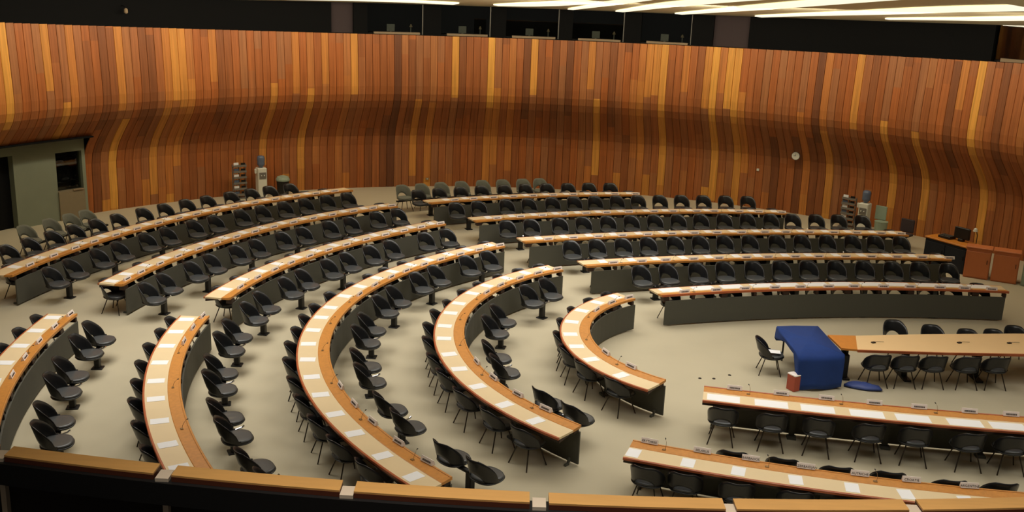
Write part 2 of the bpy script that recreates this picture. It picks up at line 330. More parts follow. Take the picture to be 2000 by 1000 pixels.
# ceiling: a shallow cone open towards the gallery
def zceil(x, y):
    xx, yy = x - WX, y - WY; d = hypot(xx, yy) if yy > 0 else abs(xx) + yy
    th = math.degrees(atan2(yy, xx)); return 6.70 + .12 * (17.0 - d) + (.3 * (min(90 - th, 70) / 55) ** 2 if th < 90 else 0)
rr = [17.05, 16.6, 15.5, 14, 12, 10, 8, 6, 4, 2, 0.05]; vs = []; fs = []
NA = 90
for dz in (0, 0.15):
    for r in rr:
        for i in range(NA + 1):
            th = pi * i / NA; x, y = WX + r * cos(th), WY + r * sin(th); vs.append((x, y, zceil(x, max(y, WY + 0.001)) + dz))
n1 = NA + 1; tot = n1 * len(rr)
for dz in (0, 1):
    for j in range(len(rr) - 1):
        for i in range(NA): fs.append(tuple(dz * tot + q for q in (j * n1 + i, j * n1 + i + 1, (j + 1) * n1 + i + 1, (j + 1) * n1 + i)))
for i in range(NA): fs.append((i, i + 1, tot + i + 1, tot + i))
o = MB().add(vs, fs).build('ceiling', 'ceiling', smooth=False); tag(o, kind='structure')
vs = []; fs = []
for j in range(9):
    y = WY - j * 2.9
    for i in range(13):
        x = WX - 17 + 34 * i / 12; vs.append((x, y, 6.70 + .12 * (17.0 - abs(x - WX) + (WY - y))))
for j in range(8):
    for i in range(12): fs.append((j * 13 + i, j * 13 + i + 1, j * 13 + 14 + i, j * 13 + 13 + i))
k = len(vs); vs += [(a, b, c + .15) for a, b, c in vs]; fs += [tuple(q + k for q in f) for f in fs]
o = MB().add(vs, fs).build('ceiling', 'ceiling'); tag(o, kind='structure')
# luminous troughs let into the ceiling
TR = [('first luminous ceiling trough from the left', [(-7.6, 34.2), (-5.41, 34.95), (-4.1, 35.38), (-2.25, 36.2)], 0.6),
 ('second luminous ceiling trough from the left', [(-0.9, 36.4), (-0.1, 36.0), (0.9, 35.3), (2.2, 33.8)], 1.0),
 ('third luminous ceiling trough from the left', [(1.7, 36.9), (2.69, 34.58), (3.59, 32.29), (4.2, 30.6)], 0.6),
 ('fourth luminous ceiling trough from the left', [(3.4, 36.8), (4.57, 33.7), (5.62, 31.45), (6.27, 30.22), (7.4, 28.2)], 0.85),
 ('third luminous ceiling trough from the right', [(5.4, 36.4), (6.91, 33.18), (8.32, 29.71), (9.42, 26.79), (10.2, 24.5)], 0.85),
 ('second luminous ceiling trough from the right', [(7.9, 35.3), (10.24, 31.08), (11.37, 28.32), (12.38, 26.14), (13.2, 24)], 0.85),
 ('rightmost luminous trough along the ceiling rim', [(11.2, 32.4), (12.77, 29.92), (13.45, 28.32), (14.2, 26.2)], 0.6)]
for lab, pts, wd in TR:
    rings = []
    q = [(V3((a[0], a[1], 0)) * (1 - t) + V3((b[0], b[1], 0)) * t) for a, b in zip(pts[:-1], pts[1:]) for t in (0, .25, .5, .75)] + [V3((*pts[-1], 0))]
    for i, p in enumerate(q):
        d = (q[min(i + 1, len(q) - 1)] - q[max(0, i - 1)]).normalized(); nrm = V3((-d.y, d.x, 0))
        ww = wd * (0.35 + 0.65 * min(1, i / 5))
        ring = []
        for sg, dz in ((-1, -0.015), (1, -0.015), (1, -0.05), (-1, -0.05)):
            x, y = p.x + nrm.x * sg * ww / 2, p.y + nrm.y * sg * ww / 2; ring.append((x, y, zceil(x, y) + dz))
        rings.append(ring)
    t = empty('ceiling_light', (q[len(q) // 2].x, q[len(q) // 2].y, zceil(q[len(q) // 2].x, q[len(q) // 2].y)), 0, lab, 'ceiling light', 'luminous troughs in the ceiling')
    MB().sweep(rings).build('diffuser', 'glow', t, org=tuple(t.location))
# ------------------------------------------------------------------ desks
def arc_solid(k, t0, t1, sec, step):   # sec: closed list (off, z)
    n = max(2, int(abs(t1 - t0) / step)); rings = []
    for i in range(n + 1):
        th = t0 + (t1 - t0) * i / n; rings.append([(*P(k, th, o_), z) for o_, z in sec])
    return MB().sweep(rings)
PIN = 0.66
def arclen(k, t0, t1): return abs(radians(t1 - t0)) * ROWS[k][4][-1]
DLAB = {'A': 'long curved wooden desk farthest back on the left', 'B': 'curved wooden desk, second from the wall on the left', 'C': 'curved wooden desk, third from the wall on the left',
 'H': 'curved wooden desk cut off by the left frame edge', 'G': 'short curved wooden desk lower left, running down behind the balustrade', 'D': 'largest unbroken horseshoe-shaped wooden desk',
 'E': 'middle-sized horseshoe-shaped wooden desk', 'F': 'smallest innermost horseshoe-shaped wooden desk', 'R1': 'shortest wooden desk against the far wall, farthest of five', 'R2': 'nearly straight wooden desk, second from the far wall',
 'R3': 'nearly straight wooden desk, third from the far wall', 'R4': 'nearly straight wooden desk, fourth from the far wall', 'R5': 'far wooden desk covered in white papers, dark panel fully in view',
 'S1': 'near wooden desk covered in white papers on the right', 'S2': 'wooden desk at the lower right corner above the balustrade'}
for dk in DKEY:
    k, t0, t1, nm, endw, _ = DESK[dk]; st = 2.0 * 9 / ROWS[k][4][-1] if ROWS[k][4][-1] > 5 else 4.0
    tm = (t0 + t1) / 2; mx_, my_ = P(k, tm, 0.35); root = empty('curved_desk', (mx_, my_, 0), 0, DLAB[dk], 'desk'); og = (mx_, my_, 0)
    arc_solid(k, t0, t1, [(0, .70), (0, .735), (.008, .742), (.035, .742), (.035, .70)], st).build('front_edge', 'edge', root, org=og)
    arc_solid(k, t0, t1, [(.035, .705), (.035, .742), (.41, .742), (.41, .705)], st).build('desktop', 'laminate', root, org=og)
    arc_solid(k, t0, t1, [(.41, .705), (.41, .743), (.42, .749), (.60, .763), (.60, .712)], st).build('raised_strip', 'strip', root, org=og)
    arc_solid(k, t0, t1, [(.60, .72), (.60, .770), (.608, .774), (.625, .774), (.632, .770), (.632, .72)], st).build('inner_edge', 'edge' if dk in ('R5', 'S1') else 'strip', root, org=og)
    arc_solid(k, t0, t1, [(.04, .64), (.04, .704), (.30, .704), (.30, .685)], st).build('drawer_shelf', 'darkwood', root, org=og)
    arc_solid(k, t0 + 0.25, t1 - 0.25, [(.63, .035), (.63, .625), (.66, .625), (.66, .035)], st).build('modesty_panel', 'charcoal', root, org=og)
    pls = PL[dk]; L = arclen(k, t0, t1); n = max(3, int(L / 0.8)); deg = (t1 - t0) / n
    for i in range(n + 1):
        th = t0 + deg * i; th = min(max(th, t0 + 0.4 * deg * 0.3), t1 - 0.4 * deg * 0.3)
        x, y = P(k, th, .58); MB().box((x, y, .665), (.16 if i % 2 else .07, .13, .09), facing(k, th)).build('bracket', 'darkwood', root, org=og)
    n2 = max(2, int(round(L / 1.7))); 
    for i in range(n2 + 1):
        th = t0 + (t1 - t0) * (i + (0.12 if i == 0 else -0.12 if i == n2 else 0)) / n2; x, y = P(k, th, .575 if i in (0, n2) else .54)
        ed = i in (0, n2); hz = .08 if ed else .66; lg = MB().box((x, y, .04 + hz / 2 + (0 if ed else 0)), (.03 if ed else .10, .05, hz), facing(k, th)); x2, y2 = P(k, th, .52 if ed else .50); lg.box((x2, y2, .02), (.04 if ed else .16, .10 if ed else .16, .04), facing(k, th)); lg.build('leg', 'charcoal', root, org=og)
# ------------------------------------------------------------------ shell chairs
def sgnp(v, p): return math.copysign(abs(v) ** p, v)
def back_mb():
    nu, nv_ = 24, 5; outer = []; inner = []; m = MB()
    for i in range(nu + 1):
        ph = radians(-98 + 196 * i / nu); c = max(0.0, cos(ph))
        zt = .485 + .345 * min(1, (c * 1.15)) ** 0.72; h = max(0, cos(ph * 2.2)) if abs(ph) < radians(40.9) else 0
        zl = .425 + .150 * h ** 0.6
        for j in range(nv_ + 1):
            f = j / nv_; z = zl + (zt - zl) * f; zf = (z - .42) / .39
            rx = .262 + .045 * zf; ry = .235 + .11 * zf
            bulge = 0.0
            x = rx * sin(ph); y = -.005 - ry * cos(ph); outer.append((x, y, z))
            tk = .028 * (1 - 0.45 * abs(2 * f - 1) ** 3); ln = hypot(x, y) or 1
            inner.append((x - x / ln * tk, y - y / ln * tk, z))
    n = nv_ + 1; fs = []; T = len(outer)
    for i in range(nu):
        for j in range(nv_):
            a = i * n + j; fs.append((a, a + 1, a + n + 1, a + n)); fs.append((T + a, T + a + n, T + a + n + 1, T + a + 1))
        for j in (0, nv_):
            a = i * n + j; fs.append((a, a + n, T + a + n, T + a))
    for i in (0, nu):
        for j in range(nv_): a = i * n + j; fs.append((a, a + 1, T + a + 1, T + a))
    return m.add(outer + inner, fs)
def seat_mb(sc, z0, prof, n=28):
    m = MB(); rings = []
    for s_, z in prof:
        ring = []
        for i in range(n):
            a = 2 * pi * i / n; x = .262 * s_ * sc * sgnp(cos(a), .8); y = .015 + (.255 * s_ * sc) * sgnp(sin(a), .85)
            dip = -.012 * (1 - (hypot(x, y) / .3) ** 2) if s_ < 0.9 else 0
            ring.append((x, y, z0 + z + dip + (0.015 * max(0, -y) if 0 else 0)))
        rings.append(ring)
    vs = [p for r in rings for p in r]; fs = [tuple(range(n - 1, -1, -1)), tuple(range((len(rings) - 1) * n, len(rings) * n))]
    for l in range(len(rings) - 1):
        for q in range(n): fs.append((l * n + q, l * n + (q + 1) % n, (l + 1) * n + (q + 1) % n, (l + 1) * n + q))
    return m.add(vs, fs)
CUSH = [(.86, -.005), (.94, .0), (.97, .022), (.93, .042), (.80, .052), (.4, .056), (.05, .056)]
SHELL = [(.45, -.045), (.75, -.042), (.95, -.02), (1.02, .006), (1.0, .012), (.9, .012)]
SB = back_mb(); 
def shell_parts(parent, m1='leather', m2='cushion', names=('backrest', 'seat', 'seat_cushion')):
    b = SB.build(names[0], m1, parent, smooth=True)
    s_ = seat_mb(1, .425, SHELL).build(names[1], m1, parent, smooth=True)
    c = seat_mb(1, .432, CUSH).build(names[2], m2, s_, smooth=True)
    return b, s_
LEGH = 0.925
def make_chair(m1='leather', m2='cushion', name='shell_chair', bar=False):
    t = empty(name, (0, 0, 0)); shell_parts(t, m1, m2)
    for sx in (-1, 1):
        for sy in (-1, 1):
            MB().tube([(sx * .13, sy * .12, .39), (sx * .225, sy * .215 - (0.02 if sy < 0 else 0), .0)], .0115, 6).build('leg', 'legmetal', t)
    MB().box((0, 0, .388), (.30, .28, .012)).build('seat_frame', 'blackmetal', t)
    if bar: MB().box((0, .20, .395), (.80, .08, .045)).build('link_bar', 'blackmetal', t)
    return t
def make_double():
    t = empty('double_seat', (0, 0, 0))
    for sx in (-1, 1):
        h = sx * .385
        b = SB.build('backrest', 'leather', t, smooth=True); b.location = (h, 0, 0)
        s_ = seat_mb(1, .425, SHELL).build('seat', 'leather', t, smooth=True); s_.location = (h, 0, 0)
        seat_mb(1, .432, CUSH).build('seat_cushion', 'cushion', s_, smooth=True)
    MB().box((0, 0, .36), (.78, .10, .045), bev=.012).build('crossbar', 'blackmetal', t)
    MB().box((0, .02, .19), (.13, .11, .37), bev=.015).box((0, .02, .012), (.20, .22, .024), bev=.008).build('pedestal', 'blackmetal', t)
    MB().tube([(0, -.02, .38), (0, .16, .43), (0, .2, .462)], .018, 8).build('arm_hinge', 'chrome', t)
    return t
def place(proto, x, y, rz, label, cat, group, z=0):
    used = proto.get('_used'); o = copy_tree(proto) if used else proto
    proto['_used'] = 1
    if '_used' in o.keys() and o is not proto: del o['_used']
    o.location = (x, y, z); o.rotation_euler = (0, 0, rz)
    if proto is CH: o.scale = (1, 1, LEGH)
    tag(o, label, cat, group); return o
CH = make_chair(); DS = make_double(); GC = make_chair('greyfabric', 'greyfabric', 'linked_chair', True)
def lab(head, i, n, endw, nm):
    w_ = 'last' if (i == n - 1 and n > 3 and head != '') else ORD[i]
    return '%s, %s from the %s of %s' % (head, ORD[i], endw, nm)
def order(dk):                # counted from the named end
    l = list(PL[dk]); 
    if dk[0] == 'R': l.sort(reverse=True)
    else: l.sort()
    return l
for dk in DKEY:
    k, t0, t1, nm, endw, _ = DESK[dk]
    for i, th in enumerate(order(dk)):
        dep = {'D': .10 if th > 165 else .2, 'E': .10 if th > 165 else .2, 'F': .21, 'G': .13, 'H': .13, 'S1': .04, 'S2': .10}.get(dk, .27)
        if dk == 'S2' and i == 0: th += 1.0
        x, y = P(k, th, dep + random.uniform(-.02, .02)); rz = facing(k, th) + random.uniform(-.10, .10)
        place(CH, x, y, rz, '%s chair from the %s tucked under %s' % (ORD[i] + ' black', endw, nm), 'chair', 'four-legged chairs tucked under the desks')
RING['A'] = [(164.9, 163.0), (160.0, 157.9), (155.2, 152.9), (149.8, 147.6), (144.9, 142.6), (139.8, 137.3), (135.0, 132.9)]
RING['B'] = [(169.4, 166.8), (163.2, 160.3), (156.7, 153.9), (150.5, 147.4), (144.1, 141.2), (138.2, 135.6), (132.6, 129.9)]
RING['C'] = [(171.4, 167.8), (163.1, 159.9), (155.6, 152.2), (147.8, 144.7), (140.1, 137.0), (132.4, 129.2)]
RING['H'] = [(183.0, 186.0), (191.4, 194.4), (200.1, 203.4)]
RING['D'] = [(129.9, 134.4), (141.5, 145.2), (150.6, 154.4), (160.5, 164.2), (170.8, 175.0), (181.0, 185.4), (191.7, 196.2), (203.0, 207.3), (213.7, 218.0)]
RING['E'] = [(133.2, 139.1), (147.4, 153.4), (161.9, 167.1), (176.1, 181.8), (191.2, 197.2), (207.0, 212.5), (222.1, 228.4)]
RING['F'] = [(138.4, 147.2), (164.2, 173.0), (189.2, 197.0), (215.5, 224.3)]
RNAME = {'A': 'behind the rearmost curved desk', 'B': 'before the rearmost curved desk', 'C': 'behind the third curved desk', 'H': 'beside the desk cut by left edge', 'D': 'outside the largest horseshoe desk', 'E': 'outside the middle horseshoe desk',
 'F': 'outside the smallest horseshoe desk', 'R1': 'behind the farthest straight desk', 'R2': 'behind the second farthest straight desk', 'R3': 'behind the middle far straight desk', 'R4': 'behind the fourth farthest straight desk', 'R5': 'behind the paper-covered far desk'}
for rk, prs in RING.items():
    k = 'C' if rk == 'H' else rk; extra = 0.80 if rk in ('A', 'R1') else 1.33
    endw = 'left' if rk[0] == 'R' else ('top' if rk == 'H' else 'far end')
    pp = sorted(prs, key=lambda q: sum(q), reverse=(rk[0] == 'R'))
    for i, (a, b) in enumerate(pp):
        th = (a + b) / 2; x, y = P(k, th, -extra); rz = facing(k, th)
        place(DS, x, y, rz, '%s black double seat from %s %s' % (ORD[i], 'the ' + endw if endw != 'left' else 'left', RNAME[rk]), 'double seat', 'double seats fixed on pedestals')
# seats just inside the lower right desk
for i, (a, b) in enumerate([(255.2, 257.7), (260.8, 263.4), (266.7, 269.2)]):
    x, y = P('S2', (a + b) / 2, 1.04); place(DS, x, y, facing('S2', (a + b) / 2) , '%s black double seat from left past the lower right desk' % ORD[i], 'double seat', 'double seats fixed on pedestals')
for i, th in enumerate([164.9, 159.8, 157.2, 155.1, 153.4]):
    x, y = P('A', th, -1.85); place(GC, x, y, facing('A', th), '%s grey linked chair from the left frame edge by grey wall' % ORD[i], 'chair', 'grey chairs by the grey wall')
for i, th in enumerate([123.1, 120.8, 118.4, 115.9, 113.3, 110.8, 108.3, 106.2]):
    x, y = P('R1', th, -1.70); place(GC, x, y, facing('R1', th), '%s grey linked chair from left against the timber wall' % ORD[i], 'chair', 'grey chairs by the timber wall')
# ------------------------------------------------------------------ papers, name plates, microphones
PAPER = MB().box((0, 0, .0015), (.205, .29, .003)).build('paper_sheet', 'paper')
NARROW = MB().box((0, 0, .0015), (.17, .28, .003)).build('paper_sheet', 'paper')
WIDE = MB().box((0, 0, .0015), (.42, .29, .003)).build('paper_spread', 'paper')
def make_plate():
    t = empty('name_plate', (0, 0, 0)); m = MB()
    m.sweep([[(sx * .135, -.035, 0), (sx * .135, .035, 0), (sx * .135, .004, .078), (sx * .135, -.004, .078)] for sx in (-1, 1)]); m.build('card', 'plate', t); return t
def letters(txt, parent, size=.05, flip=False):
    cu = bpy.data.curves.new('lettering', 'FONT'); cu.body = txt; cu.size = size; cu.align_x = 'CENTER'; cu.extrude = .0006; cu.space_character = 1.05
    q = bpy.data.objects.new('lettering', cu); COL.objects.link(q); bpy.context.view_layer.update(); me = bpy.data.meshes.new_from_object(q.evaluated_get(bpy.context.evaluated_depsgraph_get())); bpy.data.objects.remove(q)
    me.materials.clear(); me.materials.append(MT['ink']); o = bpy.data.objects.new('lettering', me); COL.objects.link(o); o.parent = parent
    o.location = (0, -.0315, .018); o.rotation_euler = (radians(68), 0, 0); return o
PLT = make_plate(); 
# unreadable print on the distant cards: a dark smear of lettering bars
def bars(parent):
    m = MB(); rnd = random.Random(3)
    for s in (-1, 1):
        x = -.09
        while x < .09:
            w_ = rnd.uniform(.008, .016); m.sweep([[(x, s * (-.0315), .02), (x, s * -.0305, .02), (x, s * (-.0205), .047), (x, s * (-.0215), .047)], [(x + w_, s * (-.0315), .02), (x + w_, s * -.0305, .02), (x + w_, s * (-.0205), .047), (x + w_, s * (-.0215), .047)]]); x += w_ + .006
    return m.build('lettering', 'ink', parent)
PLB = make_plate(); bars(PLB)
def make_mic():
    t = empty('microphone', (0, 0, 0)); MB().box((0, 0, .006), (.06, .045, .012), bev=.003).build('base', 'brass', t)
    MB().tube([(-.02, 0, .01), (-.025, -.01, .07), (-.02, -.04, .12), (.0, -.08, .15)], .0035, 5).build('gooseneck', 'brass', t)
    MB().tube([(.0, -.08, .15), (.006, -.105, .155)], .009, 6).build('microphone_head', 'blackmetal', t); return t
MIC = make_mic()
SNM = ['ERYTHREE', 'BELARUS', 'BARBADOS', 'AZERBAIDJAN', 'AUTRICHE', 'CROATIE', 'ARGENTINE']
ENM = {203.9: '', 209.5: '', 214.8: 'CHILI', 220.7: 'CUBA', 226.0: 'EQUATEUR'}
for dk in DKEY:
    k, t0, t1, nm, endw, _ = DESK[dk]; L_ = order(dk); n = len(L_)
    for i, th in enumerate(L_):
        of = .215 if dk[0] != 'S' else .22; rz = facing(k, th)
        w_ = 'the %s paper sheet from the %s of %s' % (ORD[i], endw, nm)
        if dk in ('R5', 'S1'):
            dd = math.degrees(.30 / ROWS[k][4][-1]) * (1 if dk == 'S1' else -1); d2 = dd * .42
            x, y = P(k, th - dd * .75, .20); place(NARROW, x, y, rz, 'narrow white sheet left of the %s spread on %s' % (ORD[i], nm), 'paper', 'narrow sheets on the papered desks', .743)
            x, y = P(k, th + d2 * .45, .20); place(WIDE, x, y, rz, '%s wide white paper spread from left on %s' % (ORD[i], nm), 'paper', 'paper spreads on the papered desks', .743)
        else:
            x, y = P(k, th, of); jj = random.uniform(-.12, .12) if dk[0] != 'S' else random.uniform(-.06, .06)
            place(PAPER, x, y, rz + jj, 'white ' + w_[4:], 'paper', 'white sheets laid at the places', .743)
        # plates
        show = True
        if dk == 'D' and 168 < th < 202: show = False
        if dk == 'E' and 160 < th < 197: show = False
        if dk == 'F' and 156 < th < 195: show = False
        if dk == 'G' and i > 2: show = False
        if show:
            sh = math.degrees(.17 / ROWS[k][4][-1]); tp = th + (sh if dk[0] == 'S' else -sh * (1 if dk[0] != 'R' else 1)); 
            standing = (dk[0] == 'S') or (th > 200 and dk in 'DEF')
            x, y = P(k, tp, .617 if standing else .505)
            if standing:
                if dk in ('S2',) and i < 7:
                    o = place(PLT, x, y, rz, None, None, None, .774); 
                    for c_ in list(o.children):
                        if c_.name.startswith('lettering'): bpy.data.objects.remove(c_)
                    letters(SNM[i], o)
                    lb = 'name plate with capitals, %s from left on %s' % (ORD[i], nm)
                else:
                    o = place(PLB, x, y, rz, None, None, None, .774); lb = '%s standing name plate from the %s on %s' % (ORD[i], endw, nm)
                if not standing: pass
            else:
                o = place(PLB, x, y, rz, None, None, None, .754); lb = '%s small name plate from the %s on %s' % (ORD[i], endw, nm)
            tag(o, lb, 'name plate', 'name plates along the desks')
    # one microphone between every two places
    q = 0
    for i in range(0, n - 1, 2):
        th = (L_[i] + L_[i + 1]) / 2; x, y = P(k, th, .50)
        place(MIC, x, y, facing(k, th) + pi, '%s thin black microphone from the %s on %s' % (ORD[q], endw, nm), 'microphone', 'gooseneck microphones along the desks', .754); q += 1
# ------------------------------------------------------------------ centre right: long table, blue cloth, lone chair
t = empty('long_table', (9.0, 20.5, 0), 0, 'long pale wooden table with orange end on dark legs', 'table'); og = (9.0, 20.5, 0)
pts_n = [(6.84, 19.91), (7.15, 19.86), (9, 19.9), (11, 20.02), (13, 20.2)]; pts_f = [(6.78, 20.70), (7.38, 20.72), (9, 21.0), (11, 21.27), (13, 21.45)]
def slab(ns, fs_, z0, z1): return MB().sweep([[(a[0], a[1], z0), (b[0], b[1], z0), (b[0], b[1], z1), (a[0], a[1], z1)] for a, b in zip(ns, fs_)])
slab(pts_n[1:], pts_f[1:], .70, .742).build('tabletop', 'tablewood', t, org=og)
slab(pts_n[:2], pts_f[:2], .70, .742).build('end_panel', 'tablecap', t, org=og)
slab([(a, b - .03) for a, b in pts_n[1:]], pts_n[1:], .69, .741).build('front_edge', 'edge', t, org=og)
for x, y in ((7.05, 20.3), (8.35, 20.35), (9.9, 20.45), (11.6, 20.6)):
    MB().box((x, y, .35), (.12, .12, .70)).box((x, y, .02), (.14, .62, .04)).build('leg', 'blackmetal', t, org=og)
MB().box((9.6, 20.45, .62), (5.2, .10, .12), .03).build('beam', 'darkwood', t, org=og)
for i, (x, y) in enumerate(((7.55, 19.78), (8.13, 19.8), (8.72, 19.83), (9.42, 19.86), (10.03, 19.9))):
    place(CH, x, y + .07, 0.03, '%s black chair from left at the near side of the long table' % ORD[i], 'chair', 'chairs on the near side of the long table')
for i, (x, y) in enumerate(((8.55, 21.38), (9.3, 21.22), (10.0, 21.02), (10.6, 21.08), (11.2, 21.38))):
    place(CH, x, y + (.05 if i else .12), pi, '%s black chair from left at the far side of the long table' % ORD[i], 'chair', 'chairs on the far side of the long table')
for i, (x, y) in enumerate(((7.62, 20.3), (9.5, 20.5), (10.6, 20.6))):
    t2 = empty('table_microphone', (x, y, .742), .4, '%s flat microphone from left lying on the long table' % ORD[i], 'microphone', 'microphones on the long table')
    MB().box((0, 0, .012), (.09, .06, .024), bev=.005).build('base', 'legmetal', t2); MB().tube([(0, 0, .02), (.08, -.03, .03), (.2, -.08, .03)], .005, 5).build('gooseneck', 'blackmetal', t2)
# table under the cloth
t = empty('side_table', (6.3, 20.2, 0), 0, 'dark table hidden beneath the blue cloth', 'table'); og = (6.3, 20.2, 0)
MB().prism([(5.86, 19.38), (6.72, 19.54), (6.68, 21.2), (5.84, 21.1)], .70, .735).build('tabletop', 'darkwood', t, org=og)
for x, y in ((5.98, 19.55), (6.6, 19.65), (6.58, 21.05), (5.95, 21.0)): MB().tube([(x, y, 0), (x, y, .70)], .02).build('leg', 'blackmetal', t, org=og)
# the cloth: top and three hanging sides with folds
def cloth():
    poly = [(5.80, 21.12), (5.80, 20.4), (5.83, 19.32), (6.3, 19.38), (6.78, 19.50), (6.74, 20.4), (6.72, 21.24), (6.2, 21.2)]
    m = MB(); N = []
    for (a, b) in zip(poly, poly[1:] + poly[:1]):
        for s in range(8): N.append((a[0] + (b[0] - a[0]) * s / 8, a[1] + (b[1] - a[1]) * s / 8))
    cx = sum(p[0] for p in N) / len(N); cy = sum(p[1] for p in N) / len(N); n = len(N)
    def drop(i):
        f = i / n
        if f < 0.25:               # left side: only a short flap, longer at both corners
            g = abs(f / .25 * 2 - 1); return .10 + .18 * max(0, (1 - f / .25) - .5) * 2 + (.60 * max(0, (f / .25 - .82) / .18))
        if f < .75: return .71 - .02 * sin(f * 40)
        return .35
    rings = []
    for l in range(7):
        r = []
        for i, (x, y) in enumerate(N):
            dx, dy = x - cx, y - cy; ln = hypot(dx, dy); d = drop(i) * l / 6
            wv = (.016 * sin(i * .62) + .022 * sin(i * .3 + 1)) * (l / 6) + (.02 if l else 0)
            r.append((x + dx / ln * wv, y + dy / ln * wv, .750 - d))
        rings.append(r)
    vs = [p for r in rings for p in r] + [(cx, cy, .752)]
    fs = []
    for l in range(6):
        for i in range(n): fs.append((l * n + i, l * n + (i + 1) % n, (l + 1) * n + (i + 1) % n, (l + 1) * n + i))
    for i in range(n): fs.append((i, (i + 1) % n, len(vs) - 1))
    return m.add(vs, fs)
o = cloth().build('tablecloth', 'blue', smooth=True, org=(6.3, 20.2, 0)); tag(o, 'blue cloth draped to the floor over the small table', 'tablecloth')
sm = o.modifiers.new('thickness', 'SOLIDIFY'); sm.thickness = .006
place(CH, 5.50, 20.27, -pi / 2 - .1, 'lone black chair with a paper on it, left of blue cloth', 'chair', None)
o = MB().box((0, 0, .0015), (.20, .28, .003)).build('paper_sheet', 'paper'); o.location = (5.54, 20.22, .492); o.rotation_euler = (0, 0, 1.4); tag(o, 'white paper lying on the lone chair beside the blue cloth', 'paper')
t = empty('carton', (5.78, 19.38, 0), .5, 'small red carton on floor beside the blue cloth', 'box'); MB().box((0, 0, .16), (.16, .22, .32), bev=.008).build('body', 'red', t); MB().box((0, 0, .335), (.165, .225, .03), bev=.008).build('lid', 'plate', t)
vs = []; rnd = random.Random(5)
m = MB(); m.lathe((0, 0, 0), [(.20, .0), (.26, .03), (.21, .07), (.12, .10), (.03, .115)], 14); m.v = [(a * 1.5 + rnd.uniform(-.02, .02), b * .7 + rnd.uniform(-.02, .02), max(.0, c + rnd.uniform(-.012, .012))) for a, b, c in m.v]
o = m.build('plastic_bag', 'bluebag', smooth=True, org=None); o.location = (7.28, 19.62, 0); o.rotation_euler = (0, 0, -.3); tag(o, 'crumpled blue plastic bag on floor under the long table', 'bag')
t = empty('monitor', (6.98, 20.02, 0), .1, 'black equipment case on floor under the table near blue cloth', 'equipment'); MB().box((0, .12, .28), (.22, .22, .54), bev=.02).build('body', 'blackmetal', t); MB().tube([(-.06, .12, .55), (0, .12, .60), (.06, .12, .55)], .012).build('handle', 'blackmetal', t)
t.name = 'equipment_case'
for i, (x, y) in enumerate(((3.97, 19.79), (4.26, 19.80), (4.63, 20.03))):
    t = empty('floor_socket', (x, y, 0), 0, '%s dark floor socket from left on the bare carpet' % ORD[i], 'floor socket', 'sockets in the bare carpet')
    MB().lathe((0, 0, 0), [(.035, 0), (.035, .006), (.03, .010)], 14).build('ring', 'legmetal', t); MB().lathe((0, 0, .008), [(.02, 0), (.02, .006)], 10).build('cap', 'blackmetal', t)
# ------------------------------------------------------------------ along the wall
def dispenser(x, y, rz, lab_):
    t = empty('water_dispenser', (x, y, 0), rz, lab_, 'water dispenser'); 
    MB().box((0, 0, .52), (.32, .32, 1.04), bev=.025).build('body', 'white', t)
    f = MB().box((0, .17, .78), (.24, .02, .22), bev=.006).build('tap_recess', 'grey', t); MB().tube([(-.05, .18, .8), (-.05, .21, .77)], .015).tube([(.05, .18, .8), (.05, .21, .77)], .015).build('tap', 'white', f)
    MB().lathe((0, 0, 1.02), [(.05, 0), (.06, .05), (.13, .12), (.135, .18), (.125, .22), (.135, .26), (.135, .36), (.11, .42), (.05, .44)], 18).build('water_bottle', 'bottle', t, smooth=True)
    MB().lathe((.21, .05, .86), [(.04, 0), (.045, .14), (.035, .15)], 12).build('cup_holder', 'white', t)
def rack(x, y, rz, lab_, h=1.2):
    t = empty('leaflet_rack', (x, y, 0), rz, lab_, 'rack'); w_ = .46
    for sx in (-1, 0.05, 1): MB().box((sx * w_ / 2, 0, h / 2), (.03, .04, h)).build('upright', 'grey', t)
    for i in range(6):
        z = .12 + i * (h - .2) / 5; s_ = MB().box((0, .05, z), (w_, .12, .02)).box((0, .115, z + .03), (w_, .008, .07)).build('shelf', 'grey', t)
        MB().box((.12, .06, z + .075), (.17, .02, .13)).build('leaflet', 'paper' if i % 2 else 'bottle', s_); MB().box((-.12, .06, z + .07), (.15, .02, .11)).build('leaflet', 'blackmetal', s_)
    MB().box((0, 0, .02), (w_ + .04, .3, .03)).build('base', 'grey', t)
def inw(x, y): return atan2(WY - y, WX - x) - pi / 2
rack(-9.50, 34.76, inw(-9.50, 34.76), 'grey metal leaflet rack against the timber wall on left')
dispenser(-8.83, 35.12, inw(-8.83, 35.12), 'white water dispenser with bottle by the left leaflet rack')
rack(11.3, 34.0, inw(11.3, 34.0), 'grey metal leaflet rack against the timber wall on right', 1.05)
dispenser(11.55, 33.15, inw(11.55, 33.15), 'white water dispenser with bottle by the right leaflet rack')
t = empty('waste_bin', (-8.15, 35.42, 0), inw(-8.15, 35.42), 'green lidded bin right of the left water dispenser', 'bin'); MB().lathe((0, 0, 0), [(.19, 0), (.22, .55)], 16).build('body', 'blackmetal', t); MB().lathe((0, 0, .55), [(.24, 0), (.24, .05), (.20, .13), (.10, .17)], 18).build('lid', 'green', t)
t = empty('waste_bin', (12.02, 32.8, 0), inw(12.02, 32.8), 'pale green bin with raised lid beside right water dispenser', 'bin'); MB().lathe((0, 0, 0), [(.18, 0), (.21, .5), (.22, .52)], 16).build('body', 'green', t); MB().box((.12, -.16, .76), (.38, .04, .46), .0, bev=.012).build('lid', 'green', t)
